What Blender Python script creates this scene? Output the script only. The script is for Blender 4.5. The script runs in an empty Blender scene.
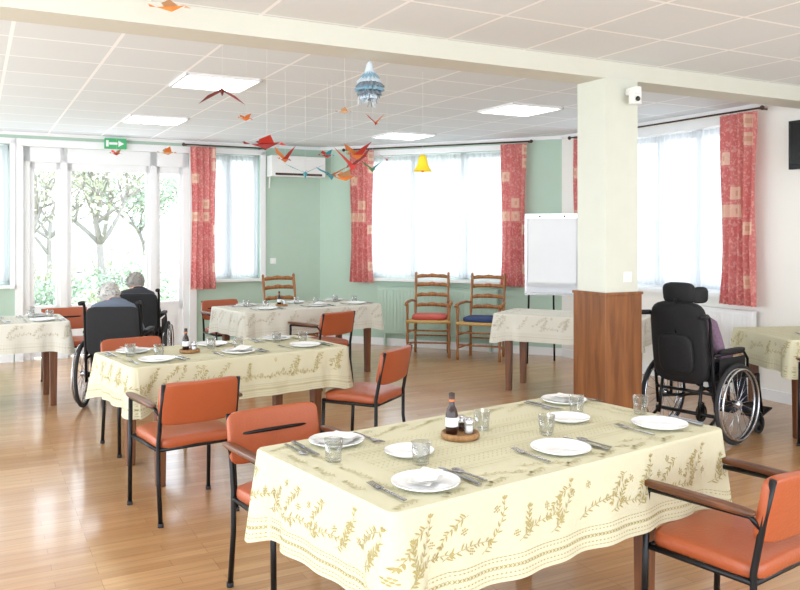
import bpy, math, random
from mathutils import Vector, Matrix, Euler, noise
random.seed(7)
scene = bpy.context.scene
R = math.radians
def lin(h):
    h = h.lstrip('#'); c = [int(h[i:i+2], 16)/255 for i in (0, 2, 4)]
    return tuple((x/12.92 if x <= .04045 else ((x+.055)/1.055)**2.4) for x in c)+(1,)

# ------------------------------------------------------------------ materials
def mat(name, col, rough=.5, metal=0, var=0.0, vscale=8, bump=0, bscale=60, spec=.5, coat=0):
    m = bpy.data.materials.new(name); m.use_nodes = True
    nt = m.node_tree; b = nt.nodes['Principled BSDF']
    c = lin(col) if isinstance(col, str) else col
    b.inputs['Base Color'].default_value = c
    b.inputs['Roughness'].default_value = rough
    b.inputs['Metallic'].default_value = metal
    b.inputs['Specular IOR Level'].default_value = spec
    b.inputs['Coat Weight'].default_value = coat
    tc = nt.nodes.new('ShaderNodeTexCoord')
    if var > 0:
        n = nt.nodes.new('ShaderNodeTexNoise'); n.inputs['Scale'].default_value = vscale
        n.inputs['Detail'].default_value = 4
        nt.links.new(tc.outputs['Object'], n.inputs['Vector'])
        mx = nt.nodes.new('ShaderNodeMix'); mx.data_type = 'RGBA'
        mx.inputs['A'].default_value = tuple(x*(1-var) for x in c[:3])+(1,)
        mx.inputs['B'].default_value = tuple(min(1, x*(1+var)) for x in c[:3])+(1,)
        nt.links.new(n.outputs['Fac'], mx.inputs['Factor'])
        nt.links.new(mx.outputs['Result'], b.inputs['Base Color'])
    if bump > 0:
        n2 = nt.nodes.new('ShaderNodeTexNoise'); n2.inputs['Scale'].default_value = bscale
        nt.links.new(tc.outputs['Object'], n2.inputs['Vector'])
        bp = nt.nodes.new('ShaderNodeBump'); bp.inputs['Strength'].default_value = bump
        bp.inputs['Distance'].default_value = .01
        nt.links.new(n2.outputs['Fac'], bp.inputs['Height'])
        nt.links.new(bp.outputs['Normal'], b.inputs['Normal'])
    return m

def wood(name, c1, c2, scale=3, rough=.4, axis=2):
    m = bpy.data.materials.new(name); m.use_nodes = True
    nt = m.node_tree; b = nt.nodes['Principled BSDF']
    tc = nt.nodes.new('ShaderNodeTexCoord'); mp = nt.nodes.new('ShaderNodeMapping')
    sc = [scale*6]*3; sc[axis] = scale*.6
    mp.inputs['Scale'].default_value = sc
    n = nt.nodes.new('ShaderNodeTexNoise'); n.inputs['Scale'].default_value = 1.5
    n.inputs['Detail'].default_value = 6; n.inputs['Distortion'].default_value = .6
    cr = nt.nodes.new('ShaderNodeValToRGB')
    cr.color_ramp.elements[0].position = .35; cr.color_ramp.elements[0].color = lin(c1)
    cr.color_ramp.elements[1].position = .65; cr.color_ramp.elements[1].color = lin(c2)
    nt.links.new(tc.outputs['Object'], mp.inputs['Vector']); nt.links.new(mp.outputs['Vector'], n.inputs['Vector'])
    nt.links.new(n.outputs['Fac'], cr.inputs['Fac']); nt.links.new(cr.outputs['Color'], b.inputs['Base Color'])
    b.inputs['Roughness'].default_value = rough
    return m

def emis(name, col, s):
    m = bpy.data.materials.new(name); m.use_nodes = True
    b = m.node_tree.nodes['Principled BSDF']
    b.inputs['Base Color'].default_value = lin(col); b.inputs['Emission Color'].default_value = lin(col)
    b.inputs['Emission Strength'].default_value = s
    return m

def glassy(name, tint, gl=.12, rough=.02):
    m = bpy.data.materials.new(name); m.use_nodes = True; nt = m.node_tree
    nt.nodes.remove(nt.nodes['Principled BSDF']); out = nt.nodes['Material Output']
    t = nt.nodes.new('ShaderNodeBsdfTransparent'); t.inputs['Color'].default_value = tint
    g = nt.nodes.new('ShaderNodeBsdfGlossy'); g.inputs['Roughness'].default_value = rough
    lw = nt.nodes.new('ShaderNodeLayerWeight'); lw.inputs['Blend'].default_value = gl
    mx = nt.nodes.new('ShaderNodeMixShader')
    nt.links.new(lw.outputs['Facing'], mx.inputs['Fac'])
    nt.links.new(t.outputs[0], mx.inputs[1]); nt.links.new(g.outputs[0], mx.inputs[2])
    nt.links.new(mx.outputs[0], out.inputs['Surface'])
    return m

def sheer_mat():
    m = bpy.data.materials.new('sheer_voile'); m.use_nodes = True; nt = m.node_tree
    nt.nodes.remove(nt.nodes['Principled BSDF']); out = nt.nodes['Material Output']
    t = nt.nodes.new('ShaderNodeBsdfTransparent')
    tr = nt.nodes.new('ShaderNodeBsdfTranslucent'); tr.inputs['Color'].default_value = (.53, .545, .56, 1)
    d = nt.nodes.new('ShaderNodeBsdfDiffuse'); d.inputs['Color'].default_value = (.85, .87, .9, 1)
    a = nt.nodes.new('ShaderNodeMixShader'); a.inputs['Fac'].default_value = .3
    nt.links.new(tr.outputs[0], a.inputs[1]); nt.links.new(d.outputs[0], a.inputs[2])
    lw = nt.nodes.new('ShaderNodeLayerWeight'); lw.inputs['Blend'].default_value = .35
    mr = nt.nodes.new('ShaderNodeMapRange'); mr.inputs['To Min'].default_value = .86; mr.inputs['To Max'].default_value = 1.0
    nt.links.new(lw.outputs['Facing'], mr.inputs['Value'])
    b = nt.nodes.new('ShaderNodeMixShader'); nt.links.new(mr.outputs['Result'], b.inputs['Fac'])
    nt.links.new(t.outputs[0], b.inputs[1]); nt.links.new(a.outputs[0], b.inputs[2])
    nt.links.new(b.outputs[0], out.inputs['Surface'])
    return m

def curtain_mat():
    m = bpy.data.materials.new('patterned_curtain_cloth'); m.use_nodes = True; nt = m.node_tree
    b = nt.nodes['Principled BSDF']; L = nt.links.new
    def math_(op, a, bb=None):
        k = nt.nodes.new('ShaderNodeMath'); k.operation = op
        for i, q in enumerate((a, bb)):
            if q is None: continue
            if isinstance(q, (int, float)): k.inputs[i].default_value = q
            else: L(q, k.inputs[i])
        return k.outputs[0]
    tc = nt.nodes.new('ShaderNodeTexCoord')
    sx = nt.nodes.new('ShaderNodeSeparateXYZ'); L(tc.outputs['Object'], sx.inputs[0])
    X = math_('MULTIPLY', sx.outputs['X'], 7.5); Z = math_('MULTIPLY', sx.outputs['Z'], 6.0)
    fx = math_('FLOOR', X); fz = math_('FLOOR', Z)
    cx = nt.nodes.new('ShaderNodeCombineXYZ'); L(fx, cx.inputs[0]); L(fz, cx.inputs[1])
    wn = nt.nodes.new('ShaderNodeTexWhiteNoise'); wn.noise_dimensions = '2D'; L(cx.outputs[0], wn.inputs['Vector'])
    ax = math_('ABSOLUTE', math_('SUBTRACT', math_('FRACT', X), .5)); az = math_('ABSOLUTE', math_('SUBTRACT', math_('FRACT', Z), .5))
    mxx = math_('MAXIMUM', ax, az)
    inner = math_('LESS_THAN', mxx, .36); core = math_('LESS_THAN', mxx, .15)
    sel = math_('GREATER_THAN', wn.outputs['Value'], .6)
    cr = nt.nodes.new('ShaderNodeValToRGB'); e = cr.color_ramp.elements
    e[0].position = 0; e[0].color = lin('#d57a78'); e[1].position = 1; e[1].color = lin('#df928c')
    L(wn.outputs['Value'], cr.inputs['Fac'])
    n = nt.nodes.new('ShaderNodeTexNoise'); n.inputs['Scale'].default_value = 38; L(tc.outputs['Object'], n.inputs['Vector'])
    def mix(f, a, c):
        q = nt.nodes.new('ShaderNodeMix'); q.data_type = 'RGBA'; L(f, q.inputs['Factor'])
        L(a, q.inputs['A']); q.inputs['B'].default_value = lin(c); return q.outputs['Result']
    c1 = mix(math_('MULTIPLY', math_('GREATER_THAN', n.outputs['Fac'], .56), .5), cr.outputs['Color'], '#f0c4b8')
    c2 = mix(math_('MULTIPLY', math_('MULTIPLY', inner, sel), .7), c1, '#f3dfc6')
    c3 = mix(math_('MULTIPLY', math_('MULTIPLY', core, sel), .6), c2, '#d59a80')
    L(c3, b.inputs['Base Color']); b.inputs['Roughness'].default_value = .9
    tr = nt.nodes.new('ShaderNodeBsdfTranslucent'); L(c3, tr.inputs['Color'])
    ms = nt.nodes.new('ShaderNodeMixShader'); ms.inputs['Fac'].default_value = .35
    L(b.outputs[0], ms.inputs[1]); L(tr.outputs[0], ms.inputs[2]); L(ms.outputs[0], nt.nodes['Material Output'].inputs['Surface'])
    return m

def floor_mat():
    m = bpy.data.materials.new('oak_parquet'); m.use_nodes = True; nt = m.node_tree; L = nt.links.new
    b = nt.nodes['Principled BSDF']
    tc = nt.nodes.new('ShaderNodeTexCoord')
    br = nt.nodes.new('ShaderNodeTexBrick')
    br.inputs['Scale'].default_value = 1; br.inputs['Brick Width'].default_value = .5
    br.inputs['Row Height'].default_value = .07; br.inputs['Mortar Size'].default_value = .0010
    br.inputs['Mortar Smooth'].default_value = .1; br.inputs['Bias'].default_value = 0
    br.offset = .37; br.offset_frequency = 3
    br.inputs['Color1'].default_value = lin('#bb8b5b'); br.inputs['Color2'].default_value = lin('#cda172')
    br.inputs['Mortar'].default_value = lin('#8a623d')
    L(tc.outputs['Object'], br.inputs['Vector'])
    mp = nt.nodes.new('ShaderNodeMapping'); mp.inputs['Scale'].default_value = (1.2, 22, 1)
    n = nt.nodes.new('ShaderNodeTexNoise'); n.inputs['Scale'].default_value = 2; n.inputs['Detail'].default_value = 6
    L(tc.outputs['Object'], mp.inputs['Vector']); L(mp.outputs['Vector'], n.inputs['Vector'])
    cr = nt.nodes.new('ShaderNodeValToRGB'); cr.color_ramp.elements[0].color = (.78, .75, .72, 1); cr.color_ramp.elements[1].color = (1.0, 1.0, 1.0, 1)
    cr.color_ramp.elements[0].position = .3; cr.color_ramp.elements[1].position = .65
    L(n.outputs['Fac'], cr.inputs['Fac'])
    mx = nt.nodes.new('ShaderNodeMix'); mx.data_type = 'RGBA'; mx.blend_type = 'MULTIPLY'; mx.inputs['Factor'].default_value = 1
    L(br.outputs['Color'], mx.inputs['A']); L(cr.outputs['Color'], mx.inputs['B'])
    L(mx.outputs['Result'], b.inputs['Base Color'])
    b.inputs['Roughness'].default_value = .28; b.inputs['Specular IOR Level'].default_value = .6
    b.inputs['Coat Weight'].default_value = .5; b.inputs['Coat Roughness'].default_value = .12
    return m

def ceiling_mat():
    m = bpy.data.materials.new('ceiling_tiles'); m.use_nodes = True; nt = m.node_tree; L = nt.links.new
    b = nt.nodes['Principled BSDF']
    tc = nt.nodes.new('ShaderNodeTexCoord')
    mp = nt.nodes.new('ShaderNodeMapping'); mp.inputs['Location'].default_value = (-1.4+12*.6, -6.05+24*.6, 0)
    L(tc.outputs['Object'], mp.inputs['Vector'])
    br = nt.nodes.new('ShaderNodeTexBrick'); br.offset = 0; br.squash = 1
    br.inputs['Scale'].default_value = 1; br.inputs['Brick Width'].default_value = .6
    br.inputs['Row Height'].default_value = .6; br.inputs['Mortar Size'].default_value = .011; br.inputs['Mortar Smooth'].default_value = 0
    br.inputs['Color1'].default_value = lin('#dfe5e7'); br.inputs['Color2'].default_value = lin('#e3e9eb')
    br.inputs['Mortar'].default_value = lin('#fdffff')
    L(mp.outputs['Vector'], br.inputs['Vector'])
    L(br.outputs['Color'], b.inputs['Base Color']); b.inputs['Roughness'].default_value = .9
    return m

M = dict(
 green=mat('sage_wall', '#b3cab9', .85, var=.04, vscale=3), cream=mat('cream_wall', '#eeece6', .85, var=.02, vscale=3),
 white=mat('white_paint', '#eceded', .45, var=.01), beam=mat('beam_paint', '#d3d3c7', .8, var=.02),
 columnp=mat('column_paint', '#d3d5c8', .7, var=.03), orange=mat('orange_vinyl', '#a9542f', .36, var=.08, vscale=5, bump=.15, bscale=90),
 black=mat('black_metal', '#17181a', .35, .4, var=.1), dark=mat('black_fabric', '#101115', .7, var=.2, bump=.3, bscale=120),
 armw=wood('dark_armrest_wood', '#4e2c18', '#74452a', 4, .3, 1), tablew=wood('table_wood', '#5f361d', '#7c4c2b', 3, .4),
 colw=wood('column_wood', '#6e3f1d', '#905a2e', 2, .35), chairw=wood('honey_chair_wood', '#8a5228', '#a97440', 4, .4),
 rush=mat('straw_rush', '#c9a566', .8, var=.2, vscale=60), red=mat('red_cushion', '#c4584c', .8, var=.1), blue=mat('blue_cushion', '#2c3f6c', .8, var=.1),
 chrome=mat('chrome', '#c8c8cc', .18, .95, var=.03), rubber=mat('tyre_rubber', '#2a2a2c', .8, var=.1),
 china=mat('white_china', '#f0f0f0', .15, var=.01, coat=.3), steel=mat('cutlery_steel', '#a8a8ac', .22, 1, var=.03),
 napkin=mat('napkin_cloth', '#eeece8', .9, var=.03, bump=.2), glass=glassy('drinking_glass_mat', (.95, .96, .96, 1), .3),
 pane=glassy('window_glass', (.98, .99, 1, 1), .06), sheer=sheer_mat(), curtain=curtain_mat(), floor=floor_mat(), ceil=ceiling_mat(),
 panel=emis('light_diffuser', '#fffefc', 5), cloth1=mat('cream_tablecloth', '#cfcaad', .85, var=.03, vscale=4, bump=.15, bscale=200),
 cloth2=mat('ivory_tablecloth', '#d6d3c6', .85, var=.03, vscale=4), motif1=mat('olive_print', '#ac9d68', .85, var=.1),
 motif2=mat('pale_print', '#bfb68c', .85, var=.05), motif3=mat('taupe_print', '#b4aa92', .85, var=.1),
 skin=mat('skin', '#d9a58c', .55, var=.05), hairw=mat('white_hair', '#c0bdb8', .8, var=.15, vscale=40, bump=.6, bscale=50),
 hairg=mat('grey_hair', '#9c9892', .8, var=.15, vscale=40, bump=.6, bscale=50), jumper=mat('grey_blue_jumper', '#66707f', .9, var=.15, bump=.3),
 darkc=mat('dark_cardigan', '#34343c', .9, var=.15, bump=.3), trous=mat('navy_trousers', '#232a3a', .85, var=.1), shoe=mat('shoe_leather', '#2a2220', .5, var=.1),
 eye=mat('eye_dark', '#2a2018', .2, var=.1), lip=mat('lip', '#b0655c', .5, var=.05),
 sauce=mat('dark_sauce_bottle', '#2e1710', .15, var=.1), cap=mat('dark_cap', '#3a2a24', .4, var=.05), label=mat('orange_label', '#c8703a', .5, var=.05), caddy=wood('caddy_wood', '#8a6238', '#a87c4c', 8, .5),
 radg=mat('radiator_green', '#b1c8b7', .6, var=.02), greens=mat('exit_green', '#3fae6c', .4, var=.05), boardw=mat('whiteboard_surface', '#dfe1e4', .25, var=.01), paper=mat('flipchart_paper', '#e6e7e8', .8, var=.02),
 screen=mat('tv_screen', '#101113', .15, var=.1), rod=mat('curtain_rod_metal', '#4b3a30', .4, .5, var=.1), plastic=mat('white_plastic', '#e8e8e4', .4, var=.01),
 brick=mat('plaid', '#7d6478', .9, var=.45, vscale=60),
)
PC = {k: mat('paper_'+k, c, .7, var=.05) for k, c in dict(red='#c23428', darkred='#8c2f2c', orange='#e08038', yellow='#f2d62c', teal='#3f9fb0', tan='#c9a078', blue='#8fb4c8', grey='#7f8b94', white='#d0dce6', green='#5a8a4a').items()}

# ------------------------------------------------------------------ mesh builder
class MB:
    def __init__(s): s.v = []; s.f = []; s.mi = []; s.sm = []; s.mats = []
    def m(s, mt):
        if mt not in s.mats: s.mats.append(mt)
        return s.mats.index(mt)
    def add(s, vs, fs, mt, smooth=False):
        o = len(s.v); k = s.m(mt); s.v += [tuple(v) for v in vs]
        for f in fs: s.f.append([i+o for i in f]); s.mi.append(k); s.sm.append(smooth)
    def box(s, c, size, mt, rot=None, taper=1):
        hx, hy, hz = [x/2 for x in size]; vs = []
        for z in (-1, 1):
            k = taper if z < 0 else 1
            for x, y in ((-1, -1), (1, -1), (1, 1), (-1, 1)): vs.append(Vector((x*hx*k, y*hy*k, z*hz)))
        if rot: Q = Euler([R(a) for a in rot]).to_matrix(); vs = [Q@v for v in vs]
        vs = [v+Vector(c) for v in vs]
        s.add(vs, [(3, 2, 1, 0), (4, 5, 6, 7), (0, 1, 5, 4), (1, 2, 6, 5), (2, 3, 7, 6), (3, 0, 4, 7)], mt)
    def tube(s, path, r, mt, n=8, closed=False, smooth=True, cap=True):
        P = [Vector(p) for p in path]; N = len(P)
        rr = r if isinstance(r, (list, tuple)) else [r]*N
        vs = []; prev = None
        for i in range(N):
            if closed: t = P[(i+1) % N]-P[i-1]
            else: t = P[min(i+1, N-1)]-P[max(i-1, 0)]
            t.normalize()
            if prev is None:
                a = Vector((0, 0, 1)) if abs(t.z) < .9 else Vector((1, 0, 0)); nx = t.cross(a).normalized()
            else: nx = (prev-t*prev.dot(t)).normalized()
            prev = nx; ny = t.cross(nx)
            for j in range(n):
                a = 2*math.pi*j/n; vs.append(P[i]+nx*math.cos(a)*rr[i]+ny*math.sin(a)*rr[i])
        fs = []
        for i in range(N if closed else N-1):
            k = (i+1) % N
            for j in range(n): fs.append((i*n+j, i*n+(j+1) % n, k*n+(j+1) % n, k*n+j))
        if not closed and cap: fs.append(list(range(n))[::-1]); fs.append([(N-1)*n+j for j in range(n)])
        s.add(vs, fs, mt, smooth)
    def lathe(s, prof, c, mt, n=24, smooth=True, mod=None):
        vs = []
        for (r, z) in prof:
            for j in range(n):
                a = 2*math.pi*j/n; k = mod(a, z) if mod else 1
                vs.append((c[0]+r*k*math.cos(a), c[1]+r*k*math.sin(a), c[2]+z))
        fs = [(i*n+j, i*n+(j+1) % n, (i+1)*n+(j+1) % n, (i+1)*n+j) for i in range(len(prof)-1) for j in range(n)]
        s.add(vs, fs, mt, smooth)
    def pad(s, c, size, mt, e=.35, rot=None, nu=24, nv=14, fn=None):
        hx, hy, hz = [x/2 for x in size]; vs = []
        pw = lambda w: math.copysign(abs(w)**e, w)
        for i in range(nv+1):
            ph = -math.pi/2+math.pi*i/nv
            for j in range(nu):
                th = 2*math.pi*j/nu
                v = Vector((pw(math.cos(ph))*pw(math.cos(th))*hx, pw(math.cos(ph))*pw(math.sin(th))*hy, pw(math.sin(ph))*hz))
                if fn: v = fn(v)
                vs.append(v)
        if rot: Q = Euler([R(a) for a in rot]).to_matrix(); vs = [Q@v for v in vs]
        vs = [v+Vector(c) for v in vs]
        s.add(vs, [(i*nu+j, i*nu+(j+1) % nu, (i+1)*nu+(j+1) % nu, (i+1)*nu+j) for i in range(nv) for j in range(nu)], mt, True)
    def build(s, name, loc=(0, 0, 0), rot=0, bevel=0, scale=1):
        me = bpy.data.meshes.new(name); me.from_pydata(s.v, [], s.f)
        for mt in s.mats: me.materials.append(mt)
        me.polygons.foreach_set('material_index', s.mi); me.polygons.foreach_set('use_smooth', s.sm); me.update()
        ob = bpy.data.objects.new(name, me); scene.collection.objects.link(ob)
        ob.location = loc; ob.rotation_euler = (0, 0, R(rot)) if not isinstance(rot, tuple) else rot
        ob.scale = (scale,)*3
        if bevel:
            b = ob.modifiers.new('bevel', 'BEVEL'); b.width = bevel; b.segments = 2; b.limit_method = 'ANGLE'; b.angle_limit = R(50)
        return ob

# ------------------------------------------------------------------ room frame
H = 2.75; ANG = 28
U = Vector((math.cos(R(ANG)), math.sin(R(ANG)))); V = Vector((-U.y, U.x))
C1 = Vector((-1.14, 11.4)); C2 = Vector((2.02, 10.0))
w2 = (C2-C1); L2 = w2.length; A2 = math.degrees(math.atan2(w2.y, w2.x))
A3 = ANG-90; w3 = Vector((math.cos(R(A3)), math.sin(R(A3))))
W1L = 7.5
W1 = (C1-U*W1L, ANG); W2 = (C1, A2); W3 = (C2, A3)
def wall(name, fr, length, mt, ops, x0=0):
    mb = MB(); T = .22; ops = sorted(ops); x = x0
    def seg(a, b, z0, z1):
        if b-a > 1e-4 and z1-z0 > 1e-4: mb.box(((a+b)/2, T/2, (z0+z1)/2), (b-a, T, z1-z0), mt)
    for a, b, z0, z1 in ops:
        seg(x, a, 0, H+.1); seg(a, b, 0, z0); seg(a, b, z1, H+.1); x = b
    seg(x, length, 0, H+.1)
    return mb.build(name, (fr[0].x, fr[0].y, 0), fr[1])
def t1(t): return W1L-t
WA = (t1(1.75), t1(.88), .92, 2.6); WB = (t1(5.2), t1(3.97), .92, 2.6); DO = (t1(3.83), t1(1.84), 0, 2.58)
WC = (.7, 2.86, .92, 2.6); WD = (.5, 2.6, .95, 2.6)
wall('wall_back_left', W1, W1L, M['green'], [WB, DO, WA])
wall('wall_back_center', W2, L2, M['green'], [WC])
wall('wall_right', W3, 11, M['cream'], [WD])

def toab(p): return (p.dot(U), p.dot(V))
E3 = C2+w3*11; G = C1-U*W1L
polyw = [C1+V*.2, C2+(U+V*.3)*.2, E3+U*.2, E3-U*11, G-V*9.5, G+V*.2]
def slab(name, pts, z0, z1, mt):
    mb = MB(); ab = [toab(p) for p in pts]; n = len(ab)
    vs = [(a, b, z0) for a, b in ab]+[(a, b, z1) for a, b in ab]
    mb.add(vs, [list(range(n)), list(range(n, 2*n))[::-1]]+[(i, i+n, (i+1) % n+n, (i+1) % n) for i in range(n)], mt)
    o = mb.build(name, (0, 0, 0), ANG); return o
slab('floor', polyw, -.1, 0, M['floor'])
slab('ceiling', polyw, H, H+.08, M['ceil'])

# beam + column
COL = Vector((1.50, 5.8)); ca, cb = toab(COL)
mb = MB(); mb.box(((ca-1), cb, (2.63+H)/2), (16, .27, H-2.63), M['beam']); mb.build('ceiling_beam', (0, 0, 0), ANG)
mb = MB()
mb.box((0, 0, 1.87), (.3, .3, 1.52), M['columnp'])
mb.box((0, 0, .555), (.34, .34, 1.11), M['colw']); mb.box((0, 0, 1.115), (.355, .355, .02), M['colw'])
mb.box((.05, -.153, 1.23), (.075, .012, .075), M['plastic']); mb.box((.05, -.161, 1.23), (.045, .006, .045), M['white'])
mb.build('column', (COL.x, COL.y, 0), ANG, bevel=.006)
mb = MB(); mb.box((0, 0, 0), (.05, .12, .05), M['plastic']); mb.box((0, -.02, -.05), (.075, .05, .09), M['plastic']); mb.tube([(0, -.045, -.06), (0, -.06, -.06)], .018, M['screen'], 12)
mb.build('security_camera', (COL.x+.14, COL.y-.17, 2.54), 20, bevel=.006)

for nm, fr, ops, LL in (('baseboard_back_left', W1, [(0, DO[0]-.1), (DO[1]+.1, W1L)], 0), ('baseboard_back_center', W2, [(0, L2)], 0), ('baseboard_right', W3, [(0, 11)], 0)):
    mb = MB()
    for a, b in ops: mb.box(((a+b)/2, -.008, .05), (b-a, .016, .1), M['white'])
    mb.build(nm, (fr[0].x, fr[0].y, 0), fr[1])
for i, (fr, LL) in enumerate(((W1, W1L), (W2, L2), (W3, 11))):
    mb = MB(); mb.box((LL/2, -.012, H-.02), (LL, .024, .04), M['white']); mb.build('trim_%d' % (i+1), (fr[0].x, fr[0].y, 0), fr[1])

# ------------------------------------------------------------------ windows
def window(name, fr, op, n):
    x0, x1, z0, z1 = op; mb = MB(); w = M['white']; y = .12
    mb.box(((x0+x1)/2, y, z1-.035), (x1-x0, .07, .07), w); mb.box(((x0+x1)/2, y, z0+.035), (x1-x0, .07, .07), w)
    for x in (x0+.03, x1-.03): mb.box((x, y, (z0+z1)/2), (.06, .07, z1-z0), w)
    for i in range(1, n): mb.box((x0+(x1-x0)*i/n, y, (z0+z1)/2), (.085, .07, z1-z0), w)
    mb.box(((x0+x1)/2, -.02, z0-.02), (x1-x0+.1, .12, .035), w)
    for x in (x0-.035, x1+.035): mb.box((x, -.012, (z0+z1)/2), (.07, .024, z1-z0+.1), w)
    mb.box(((x0+x1)/2, -.012, z1+.035), (x1-x0+.14, .024, .07), w)
    mb.box(((x0+x1)/2, y+.01, (z0+z1)/2), (x1-x0-.05, .006, z1-z0-.05), M['pane'])
    mb.build(name, (fr[0].x, fr[0].y, 0), fr[1])
def wallpt(fr, x, y):
    a = R(fr[1]); d = Vector((math.cos(a), math.sin(a))); nn = Vector((-d.y, d.x)); return fr[0]+d*x+nn*y
def sheer(fr, x0, x1, z0, z1, y=.018):
    mb = MB(); n = int((x1-x0)/.006); vs = []; rows = 8
    for k in range(rows+1):
        z = z0+(z1-z0)*k/rows
        for i in range(n+1):
            x = x0+(x1-x0)*i/n
            ph = x*88+3.0*noise.noise(Vector((x*4, 1.3, z*.35)))
            vs.append((x-x0, (.011+.004*noise.noise(Vector((x*6, 0, z))))*math.sin(ph)+.004*math.sin(x*31+z), z))
    mb.add(vs, [(k*(n+1)+i, k*(n+1)+i+1, (k+1)*(n+1)+i+1, (k+1)*(n+1)+i) for k in range(rows) for i in range(n)], M['sheer'], True)
    p = wallpt(fr, x0, y); mb.build('sheer_curtain', (p.x, p.y, 0), fr[1])
def curtain(fr, x0, x1, z0, z1, y=-.13):
    mb = MB(); n = int((x1-x0)/.006); vs = []; w = x1-x0; rows = 14
    for k in range(rows+1):
        z = z0+(z1-z0)*k/rows; pinch = 1-.12*math.sin(math.pi*min(1, k/rows*1.1))
        for i in range(n+1):
            s = i/n; x = w/2+(s-.5)*w*pinch
            vs.append((x, .034*math.sin(s*w*75+.5*math.sin(k*.5))*(1-.3*k/rows)+.012*math.sin(s*w*29+k*.2), z))
    mb.add(vs, [(k*(n+1)+i, k*(n+1)+i+1, (k+1)*(n+1)+i+1, (k+1)*(n+1)+i) for k in range(rows) for i in range(n)], M['curtain'], True)
    p = wallpt(fr, x0, y); mb.build('patterned_curtain', (p.x, p.y, 0), fr[1])
def rod(fr, x0, x1, z=2.685, y=-.13):
    mb = MB(); mb.tube([(x0, y, z), (x1, y, z)], .009, M['rod'], 10)
    for x in (x0, x1): mb.pad((x, y, z), (.045, .045, .045), M['rod'], 1, nu=10, nv=8)
    for x in (x0+.05, x1-.05): mb.tube([(x, y, z), (x, .0, z)], .008, M['rod'])
    mb.build('curtain_rod', (fr[0].x, fr[0].y, 0), fr[1])
window('window_1', W1, WB, 2); window('window_2', W1, WA, 2); window('window_3', W2, WC, 3); window('window_4', W3, WD, 4)
sheer(W1, WB[0]+.02, WB[1]-.02, .95, 2.58); sheer(W1, WA[0]+.02, WA[1]-.02, .95, 2.58)
sheer(W2, WC[0]+.02, WC[1]-.02, .95, 2.58); sheer(W3, WD[0]+.02, WD[1]-.02, .98, 2.58)
curtain(W1, t1(1.86), t1(1.53), .8, 2.665); rod(W1, t1(1.95), t1(.85))
curtain(W2, .54, .9, .86, 2.665); curtain(W2, 2.7, 3.04, .86, 2.665); rod(W2, .45, 3.1)
curtain(W3, .36, .62, .86, 2.665); curtain(W3, 2.5, 2.92, .86, 2.665); rod(W3, .3, 2.98)

def door():
    x0, x1, z0, z1 = DO; w = M['white']; y = .08; mb = MB(); W = x1-x0
    mb.box(((x0+x1)/2, y, z1-.09), (W, .12, .18), w)
    for x in (x0+.04, x1-.04): mb.box((x, y, z1/2), (.08, .12, z1), w)
    for x in (x0-.04, x1+.04): mb.box((x, -.012, z1/2), (.09, .024, z1+.02), w)
    mb.box(((x0+x1)/2, -.012, z1+.045), (W+.17, .024, .09), w)
    posts = [x0+.46, x1-.46]
    for x in posts: mb.box((x, y, z1/2), (.08, .12, z1), w)
    bays = [(x0+.08, posts[0]-.04), (posts[0]+.04, posts[1]-.04), (posts[1]+.04, x1-.08)]
    for k, (a, b) in enumerate(bays):
        f = .05
        mb.box(((a+b)/2, y, .3), (b-a, .05, .55), w); mb.box(((a+b)/2, y-.03, .3), (b-a-.2, .02, .32), w)
        mb.box(((a+b)/2, y, 2.36), (b-a, .06, .1), w); mb.box(((a+b)/2, y, .6), (b-a, .06, .1), w)
        for x in (a+f/2, b-f/2): mb.box((x, y, 1.2), (f, .06, 2.4), w)
        mb.box(((a+b)/2, y+.01, 1.48), (b-a-.1, .006, 1.75), M['pane'])
    mb.tube([(posts[0]+.09, y-.03, 1.05), (posts[0]+.09, y-.08, 1.05), (posts[0]+.2, y-.08, 1.05)], .01, M['chrome'])
    mb.build('door_1', (W1[0].x, W1[0].y, 0), ANG)
door()
def onwall(mb, name, fr, x, y=0, z=0, bevel=0):
    p = wallpt(fr, x, y); return mb.build(name, (p.x, p.y, z), fr[1], bevel=bevel)
mb = MB(); mb.box((0, -.03, 0), (.26, .05, .13), M['greens']); mb.box((-.03, -.057, 0), (.1, .004, .03), M['white'])
mb.add([(.03, -.058, -.04), (.03, -.058, .04), (.1, -.058, 0)], [(0, 2, 1)], M['white']); mb.box((-.1, -.057, 0), (.03, .004, .08), M['white'])
onwall(mb, 'exit_sign', W1, t1(2.78), -.03, 2.655, .004)
mb = MB(); mb.box((0, -.11, 0), (.78, .22, .28), M['plastic']); mb.box((0, -.222, -.11), (.68, .01, .03), M['rod']); mb.box((0, -.2, -.135), (.7, .08, .012), M['white'])
for k in range(5): mb.box((0, -.223, .1-.02*k), (.74, .004, .006), M['white'])
mb.tube([(-.36, -.04, -.1), (-.36, -.03, -.3)], .012, M['plastic'])
onwall(mb, 'air_conditioner', W1, t1(.40), -.004, 2.45, .02)
def radiator(name, fr, x0, x1, z0, z1, mt):
    mb = MB(); n = int((x1-x0)/.05)
    mb.box(((x0+x1)/2, -.07, (z0+z1)/2), (x1-x0, .06, z1-z0), mt)
    for i in range(n):
        x = x0+(i+.5)*(x1-x0)/n; mb.box((x, -.102, (z0+z1)/2), (.038, .006, z1-z0-.06), mt)
    mb.box(((x0+x1)/2, -.07, z1+.006), (x1-x0+.01, .075, .012), mt)
    for x in (x0+.1, x1-.1): mb.box((x, -.06, z0/2), (.03, .03, z0+.05), mt); mb.box((x, -.025, z1-.1), (.03, .03, .03), mt)
    mb.build(name, (fr[0].x, fr[0].y, 0), fr[1], bevel=.003)
radiator('radiator', W2, .95, 2.65, .18, .8, M['radg']); radiator('radiator', W3, 1.75, 2.85, .15, .8, M['white'])
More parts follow.
